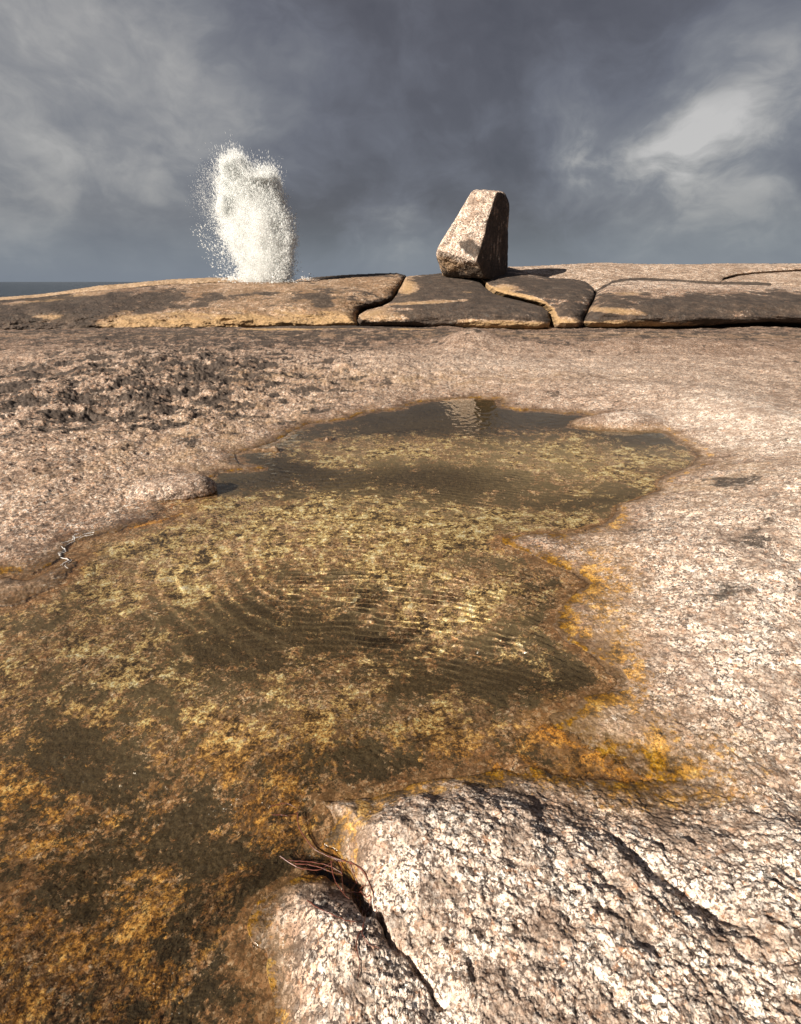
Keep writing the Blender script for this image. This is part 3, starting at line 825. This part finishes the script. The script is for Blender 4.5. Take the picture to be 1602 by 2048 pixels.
# ------------------------------------------------------------------ tubes
def tubes(name, strands, mat, sides=5, parent=None):
    vs = []; fs = []; off = 0
    for pts, r0, r1 in strands:
        pts = np.asarray(pts, float); n = len(pts)
        tg = np.gradient(pts, axis=0); tg /= np.linalg.norm(tg, axis=1, keepdims=True) + 1e-9
        up = np.array([0.1, 0.2, 1.0]); a = np.cross(tg, up); a /= np.linalg.norm(a, axis=1, keepdims=True) + 1e-9
        b = np.cross(tg, a)
        rr = np.linspace(r0, r1, n)[:, None, None]
        th = np.linspace(0, 2 * np.pi, sides, endpoint=False)[None, :, None]
        ring = pts[:, None, :] + rr * (np.cos(th) * a[:, None, :] + np.sin(th) * b[:, None, :])
        vs.append(ring.reshape(-1, 3))
        i = np.arange(n - 1)[:, None] * sides; j = np.arange(sides)[None, :]; j2 = (j + 1) % sides
        fs.append((np.stack([i + j, i + j2, i + sides + j2, i + sides + j], -1)).reshape(-1, 4) + off)
        off += n * sides
    return raw_mesh(name, np.vstack(vs), np.vstack(fs), True, None, mat, parent)


def spline(P, n):
    P = np.asarray(P, float)
    P = np.vstack([2 * P[0] - P[1], P, 2 * P[-1] - P[-2]])
    out = []
    m = len(P) - 3
    for t in np.linspace(0, m - 1e-6, n):
        i = int(t); f = t - i
        p0, p1, p2, p3 = P[i:i + 4]
        out.append(0.5 * (2 * p1 + (p2 - p0) * f + (2 * p0 - 5 * p1 + 4 * p2 - p3) * f * f + (3 * p1 - p0 - 3 * p2 + p3) * f ** 3))
    return np.array(out)


mk_, t, out = new_mat('seaweed')
P = t.new('ShaderNodeNewGeometry').outputs['Position']
principled(t, out, t.ramp(t.noise(P, 60, 3), [(0.3, (0.045, 0.012, 0.008)), (0.7, (0.17, 0.055, 0.035))]), 0.32, None, 0.5)


def weed(lines, r0, r1):
    st = []
    for ln in lines:
        q = spline([(a, b) for a, b in ln], 46)
        q = q + np.stack([1.6 * np.cumsum(RNG.normal(0, 1, 46)) * 0.22, 1.6 * np.cumsum(RNG.normal(0, 1, 46)) * 0.22], -1)
        x, y = gnd(q[:, 0], q[:, 1], 0.02)
        h = terrain_h(x, y)
        # iterate so the strand lies where the photograph shows it
        for _ in range(2):
            x, y = gnd(q[:, 0], q[:, 1], np.maximum(h, 0.0))
            h = terrain_h(x, y)
        hh = np.maximum(h, -0.002)
        for _ in range(3): hh = np.maximum(hh, np.convolve(np.pad(hh, 2, 'edge'), np.ones(5) / 5, 'valid'))
        st.append((np.stack([x, y, hh + 0.003], -1), r0, r1))
    return st


wl = [[(595, 1625), (600, 1660), (625, 1695), (655, 1712), (680, 1725), (686, 1760), (690, 1790)],
      [(560, 1712), (600, 1735), (640, 1738), (668, 1722), (700, 1724)],
      [(590, 1728), (630, 1732), (660, 1742), (690, 1748)],
      [(575, 1720), (620, 1724), (655, 1730), (685, 1745)],
      [(655, 1712), (690, 1722), (720, 1735), (735, 1760)],
      [(662, 1722), (672, 1760), (690, 1785), (705, 1800)],
      [(700, 1725), (712, 1760), (700, 1790), (712, 1815)],
      [(690, 1785), (720, 1792), (740, 1800), (735, 1825), (718, 1815), (715, 1785), (735, 1770)],
      [(540, 1615), (565, 1608), (590, 1615)],
      [(545, 1630), (575, 1632), (598, 1622)],
      [(615, 1805), (655, 1828), (700, 1846), (735, 1840)],
      [(735, 1840), (722, 1865), (735, 1890), (755, 1905)],
      [(722, 1860), (715, 1890), (722, 1930), (718, 1960)],
      [(700, 1725), (725, 1745), (745, 1785), (750, 1820), (765, 1860)]]
sw = tubes('seaweed', weed(wl, 0.0019, 0.0008), mk_)
tag(sw, 'tangle of thin dark red seaweed caught in the crack beside the pool', 'seaweed')

# foam line at the left shore
mf, t, out = new_mat('foam')
P = t.new('ShaderNodeNewGeometry').outputs['Position']
principled(t, out, t.ramp(t.noise(P, 120, 3), [(0.35, (0.45, 0.42, 0.38)), (0.6, (0.78, 0.77, 0.76))]), 0.5, None, 0.5)
fo = []
for ln in ([(208, 1062), (180, 1068), (160, 1072), (140, 1082), (120, 1090)], [(122, 1090), (132, 1102), (118, 1110), (140, 1118), (126, 1130), (134, 1140), (116, 1150)], [(148, 1078), (150, 1070), (170, 1066)]):
    for k in range(9):
        q = spline(ln, 70) + np.cumsum(RNG.normal(0, 0.55, (70, 2)), 0) * 0.5 + RNG.normal(0, 1.6, 2)
        i0 = RNG.integers(0, 45); q = q[i0:i0 + RNG.integers(8, 26)]
        x, y = gnd(q[:, 0], q[:, 1], 0.012); h = terrain_h(x, y)
        for _ in range(2): x, y = gnd(q[:, 0], q[:, 1], np.maximum(h, 0)); h = terrain_h(x, y)
        fo.append((np.stack([x, y, np.maximum(h, 0.0) + 0.0002], -1), RNG.uniform(0.001, 0.003), 0.001))
f_ = tubes('foam', fo, mf, 5)
tag(f_, 'thin white line of foam on wet rock at the left shore of the pool', 'foam', kind='stuff')

# ------------------------------------------------------------------ blowhole spray
def spray():
    YS = 25.6
    # silhouette (photo px) of the dense column and of the faint left veil
    core = [(492, 566), (484, 540), (470, 500), (448, 462), (440, 430), (452, 400), (448, 370), (455, 330), (475, 312), (488, 318), (502, 345), (520, 350), (535, 350), (552, 348), (553, 372), (560, 395), (572, 425), (580, 445), (585, 475), (584, 505), (583, 535), (574, 560), (565, 566)]
    org = np.array([535.0, 575.0])
    pts = []; siz = []; el = []
    def samp(n, poly, soft, inten):
        P = np.array(poly, float); lo = P.min(0) - soft; hi = P.max(0) + soft
        q = RNG.uniform(lo, hi, (n, 2))
        q = q[sdf(P, q[:, 0] + 8 * fbm(q[:, 0] * .05, q[:, 1] * .05, 3), q[:, 1] + 14 * fbm(q[:, 0] * .09, q[:, 1] * .03 + 5, 3)) > RNG.exponential(1, len(q)) * -soft * 0.35 + soft * 0.15]
        a = np.arctan2(q[:, 0] - org[0], org[1] - q[:, 1]); r = np.hypot(q[:, 0] - org[0], org[1] - q[:, 1])
        st = fbm(a * 26, r * 0.022, 4, 0.6) + 0.5 * fbm(a * 9, r * 0.02 + 7, 3)
        return q[RNG.uniform(0, 1, len(q)) < np.clip(inten + 0.9 * st, 0.06, 1)]
    q = samp(560000, core, 11, 0.50)
    pts.append(q); siz.append(RNG.gamma(1.2, 0.0048, len(q)) + 0.003); el.append(RNG.uniform(1.2, 3.0, len(q)))
    veil = [(500, 560), (470, 500), (440, 455), (405, 420), (395, 390), (410, 350), (440, 310), (470, 305), (500, 350), (500, 450)]
    q = samp(60000, veil, 16, 0.30); pts.append(q); siz.append(RNG.uniform(0.003, 0.008, len(q))); el.append(RNG.uniform(2.0, 5.0, len(q)))
    lft = [(525, 566), (480, 562), (440, 540), (412, 500), (396, 470), (400, 445), (425, 440), (455, 465), (490, 520)]
    q = samp(9000, lft, 6, 0.25); pts.append(q); siz.append(RNG.gamma(1.3, 0.007, len(q)) + 0.005); el.append(RNG.uniform(1, 1.5, len(q)))
    rgt = [(555, 400), (575, 410), (590, 440), (594, 480), (592, 560), (560, 560)]
    q = samp(2500, rgt, 6, 0.3); pts.append(q); siz.append(RNG.uniform(0.006, 0.016, len(q))); el.append(RNG.uniform(1, 1.6, len(q)))
    # small splashes at the foot
    for cx, cy, w, h, n in ((566, 555, 6, 14, 240), (590, 561, 6, 3, 60), (615, 556, 5, 6, 60), (604, 561, 6, 2, 40), (480, 556, 22, 6, 300), (535, 563, 30, 4, 500)):
        qq = np.stack([RNG.normal(cx, w, n), cy - np.abs(RNG.normal(0, h, n)) + 4], -1); pts.append(qq); siz.append(RNG.gamma(2, 0.008, n) + 0.008); el.append(np.ones(n) * 1.2)
    for k in range(130):       # ragged jets along the top and the sides
        ang = math.radians(RNG.uniform(-30, 6)); c_, s_n = math.cos(ang), math.sin(ang)
        rr_ = np.linspace(60, 290, 60)
        inside = sdf(np.array(core, float), org[0] + rr_ * s_n, org[1] - rr_ * c_) > 0
        rb = rr_[inside].max() if inside.any() else 120
        n_ = 480; rad = rb - 14 + RNG.exponential(RNG.uniform(2.5, 9), n_); wd = RNG.normal(0, 2.4, n_) * np.clip(1.2 - (rad - rb) / 40, 0.3, 1.5)
        qq = np.stack([org[0] + rad * s_n + wd * c_, org[1] - rad * c_ + wd * s_n], -1)
        pts.append(qq); siz.append(RNG.gamma(1.2, 0.0032, n_) + 0.0025); el.append(RNG.uniform(2.5, 8, n_))
    # stringy arc on the left
    for k in range(3):
        ln = spline([(450 + 4 * k, 495), (458 + 8 * k, 530), (470 + 10 * k, 552), (490 + 8 * k, 562)], 70)
        qq = ln + RNG.normal(0, 1.6, ln.shape); pts.append(qq); siz.append(RNG.uniform(0.012, 0.028, 70)); el.append(np.ones(70))
    q = np.vstack(pts); s = np.concatenate(siz); e = np.concatenate(el)
    n = len(q)
    yy = YS + RNG.normal(0, 0.55, n)
    Pw = atY(q[:, 0], q[:, 1], YS); Pw[:, 1] = yy
    o = atY(535, 575, YS)
    v = Pw - o; v[:, 1] = (yy - YS); v[:, 2] += 0.6; v /= np.linalg.norm(v, axis=1, keepdims=True)
    v += RNG.normal(0, 0.12, v.shape); v /= np.linalg.norm(v, axis=1, keepdims=True)
    up = RNG.normal(0, 1, (n, 3)); a = np.cross(v, up); a /= np.linalg.norm(a, axis=1, keepdims=True); b = np.cross(v, a)
    s_ = s[:, None]; L = (s * e)[:, None]
    vv = np.stack([Pw + v * L, Pw + a * s_, Pw + b * s_, Pw - a * s_, Pw - b * s_, Pw - v * L], 1)
    f = np.array([[0, 1, 2], [0, 2, 3], [0, 3, 4], [0, 4, 1], [5, 2, 1], [5, 3, 2], [5, 4, 3], [5, 1, 4]])
    fq = (np.arange(n)[:, None, None] * 6 + f[None]).reshape(-1, 3)
    m, t, out = new_mat('spray_drops')
    d = t.new('ShaderNodeBsdfDiffuse'); t.put(d.inputs[0], (0.92, 0.93, 0.93))
    tr = t.new('ShaderNodeBsdfTranslucent'); t.put(tr.inputs[0], (0.92, 0.94, 0.93))
    mx = t.new('ShaderNodeMixShader'); mx.inputs[0].default_value = 0.5
    t.l.new(d.outputs[0], mx.inputs[1]); t.l.new(tr.outputs[0], mx.inputs[2])
    tp = t.new('ShaderNodeBsdfTransparent'); mx2 = t.new('ShaderNodeMixShader'); mx2.inputs[0].default_value = 0.45
    t.l.new(mx.outputs[0], mx2.inputs[1]); t.l.new(tp.outputs[0], mx2.inputs[2]); t.l.new(mx2.outputs[0], out.inputs[0])
    ob = raw_mesh('sea_spray', vv.reshape(-1, 3), fq, True, None, m)
    tag(ob, 'tall white burst of sea spray shooting up behind the brown mound', 'spray', kind='stuff')
    # fine mist that fills the column
    nu, nv = 96, 60
    lv = np.linspace(0, 1, nv)
    yl = 566 - lv * 236
    xl = np.interp(yl, [330, 370, 400, 440, 462, 500, 540, 566], [466, 458, 462, 452, 462, 482, 494, 500])
    xr = np.interp(yl, [330, 350, 372, 395, 425, 445, 475, 505, 535, 566], [488, 535, 546, 552, 566, 572, 577, 577, 574, 560])
    aa = np.linspace(0, 2 * np.pi, nu)
    rows = []
    for i in range(nv):
        l = atY(xl[i], yl[i], YS); r_ = atY(xr[i], yl[i], YS)
        c = (l + r_) / 2; w_ = (r_[0] - l[0]) / 2 * (1 if 0 < i < nv - 1 else 0.02)
        lump = 1 + 0.12 * fbm(np.cos(aa) * 2 + 5, np.sin(aa) * 2 + lv[i] * 6, 3)
        rows.append(np.stack([c[0] + w_ * np.cos(aa) * lump, c[1] + 0.75 * w_ * np.sin(aa) * lump, c[2] + 0 * aa], -1))
    m, t, out = new_mat('spray_mist')
    P = t.new('ShaderNodeNewGeometry').outputs['Position']
    pv = t.new('ShaderNodeVolumePrincipled'); t.put(pv.inputs['Color'], (0.995, 0.995, 0.99)); pv.inputs['Anisotropy'].default_value = 0.2
    dn = t.mr(t.noise(t.vmath('MULTIPLY', P, (1.0, 1.0, 0.55)), 1.3, 4, 0.65), 0.34, 0.58, 0.8, 5.0)
    t.put(pv.inputs['Density'], dn); t.l.new(pv.outputs[0], out.inputs[1])
    mist = grid_mesh('mist', np.array(rows), mat=m, parent=ob)
    return ob


spray()

# ------------------------------------------------------------------ light
SUN = unit((-0.69, -0.53, 0.50))
el_ = math.asin(SUN[2]); az_ = math.atan2(SUN[0], SUN[1])
L = bpy.data.lights.new('sun', 'SUN'); L.energy = 5.0; L.angle = math.radians(0.55); L.color = (1.0, 0.91, 0.79)
lo = bpy.data.objects.new('sun', L); C.objects.link(lo)
from mathutils import Vector
lo.rotation_euler = Vector(SUN).to_track_quat('Z', 'Y').to_euler()
L.cycles.is_caustics_light = True

# ------------------------------------------------------------------ sky
w = bpy.data.worlds.new('World'); sc.world = w; w.use_nodes = True
w.node_tree.nodes.clear(); t = NT(w.node_tree)
wo = t.new('ShaderNodeOutputWorld')
sky = t.new('ShaderNodeTexSky', sky_type='NISHITA'); sky.sun_disc = False
sky.sun_elevation = el_; sky.sun_rotation = az_; sky.altitude = 0
b1 = t.new('ShaderNodeBackground'); t.l.new(sky.outputs[0], b1.inputs[0]); b1.inputs[1].default_value = 0.05
tc = t.new('ShaderNodeTexCoord').outputs['Generated']
D = t.vmath('NORMALIZE', tc)
sep = t.new('ShaderNodeSeparateXYZ'); t.l.new(D, sep.inputs[0])
# project onto a cloud deck so that clouds flatten to the horizon
den = t.math('ADD', t.math('MAXIMUM', sep.outputs[2], 0.0), 0.22)
deck = t.new('ShaderNodeCombineXYZ')
t.l.new(t.math('DIVIDE', sep.outputs[0], den), deck.inputs[0]); t.l.new(t.math('DIVIDE', sep.outputs[1], den), deck.inputs[1])
dk = deck.outputs[0]
wv = t.vmath('ADD', dk, t.vmath('SCALE', t.noise(dk, 1.6, 3, 0.5, out=1), scale=0.35))
Ds = t.vmath('MULTIPLY', D, (1.0, 1.0, 1.5))
Dw = t.vmath('ADD', Ds, t.vmath('SCALE', t.noise(Ds, 2.4, 4, 0.55, out=1), scale=0.35))
n1 = t.math('ADD', t.math('MULTIPLY', t.noise(wv, 1.5, 8, 0.56), 0.35), t.math('MULTIPLY', t.noise(Dw, 2.6, 9, 0.55), 0.65))
n2 = t.noise(t.vmath('ADD', Dw, (7.3, 2.1, 0)), 6.5, 8, 0.58)
dirn = lambda px, py: tuple(float(q) for q in unit(ray(px, py)))


def lobe(px, py, k):            # soft patch of cloud around a direction
    d = t.vmath('DOT_PRODUCT', t.vmath('NORMALIZE', t.vmath('ADD', D, t.vmath('SCALE', t.vmath('SUBTRACT', t.noise(D, 3.5, 3, 0.5, out=1), (0.5, 0.5, 0.5)), scale=0.20))), dirn(px, py))
    return t.math('EXPONENT', t.math('MULTIPLY', t.math('SUBTRACT', d, 1.0), k))


def acc(lst):
    s = None
    for px, py, k, a in lst:
        v = t.math('MULTIPLY', lobe(px, py, k), a)
        s = v if s is None else t.math('ADD', s, v)
    return s


light = acc([(200, 200, 22, 0.36), (330, 250, 40, 0.18), (120, 330, 40, 0.12), (1180, 330, 220, 0.34), (1420, 340, 120, 0.26), (1530, 400, 80, 0.16), (780, 475, 260, 0.30), (1230, 190, 100, 0.12),
             (1560, 200, 120, 0.12)])
darkp = acc([(600, 200, 60, 0.14), (700, 380, 90, 0.20), (130, 450, 90, 0.22), (1300, 200, 100, 0.14), (1150, 470, 160, 0.16), (420, 120, 60, 0.08), (1050, 150, 60, 0.06)])
val = t.math('ADD', t.math('SUBTRACT', light, darkp), t.math('MULTIPLY', t.math('SUBTRACT', n1, 0.5), 1.25))
val = t.math('ADD', val, t.math('MULTIPLY', t.math('SUBTRACT', n2, 0.5), 0.75))
cum = acc([(1180, 310, 500, 0.8), (1430, 280, 260, 0.8), (1500, 370, 160, 0.5), (790, 470, 500, 0.5), (200, 190, 40, 0.35), (1350, 360, 400, 0.4)])
val = t.math('ADD', val, t.math('MULTIPLY', cum, t.mr(n2, 0.40, 0.68, 0.0, 0.50)))
val = t.math('ADD', val, 0.40)
cc = t.ramp(t.math('MULTIPLY', val, 0.72), [(0.0, (0.038, 0.037, 0.044)), (0.216, (0.062, 0.061, 0.071)), (0.36, (0.088, 0.090, 0.106)), (0.53, (0.130, 0.133, 0.145)), (0.74, (0.22, 0.217, 0.215)), (1.0, (0.34, 0.33, 0.32))])
# bluish clear band near the horizon
hb = t.mr(sep.outputs[2], 0.0, 0.115, 1.0, 0.0)
cc = t.mix(t.math('MULTIPLY', hb, 0.72), cc, (0.125, 0.152, 0.190))
b2 = t.new('ShaderNodeBackground'); t.put(b2.inputs[0], cc); b2.inputs[1].default_value = 0.74
mxs = t.new('ShaderNodeMixShader'); mxs.inputs[0].default_value = 0.93
t.l.new(b1.outputs[0], mxs.inputs[1]); t.l.new(b2.outputs[0], mxs.inputs[2]); t.l.new(mxs.outputs[0], wo.inputs[0])

# ------------------------------------------------------------------ camera
cam = bpy.data.cameras.new('camera'); co = bpy.data.objects.new('camera', cam); C.objects.link(co)
cam.sensor_fit = 'VERTICAL'; cam.sensor_height = 36.0; cam.sensor_width = 36.0 * 1602 / 2048
cam.lens = 36.0 * F / 2048.0
cam.clip_start = 0.05; cam.clip_end = 20000
co.location = (0, 0, H); co.rotation_euler = (math.pi / 2 - PITCH, 0, 0)
sc.camera = co
sc.view_settings.view_transform = 'Standard'; sc.view_settings.look = 'None'; sc.view_settings.gamma = 1.0
sc.view_settings.exposure = 1.15
sc.render.engine = 'CYCLES'
sc.cycles.use_denoising = True
sc.cycles.max_bounces = 20; sc.cycles.volume_bounces = 16; sc.cycles.transparent_max_bounces = 48; sc.cycles.diffuse_bounces = 5
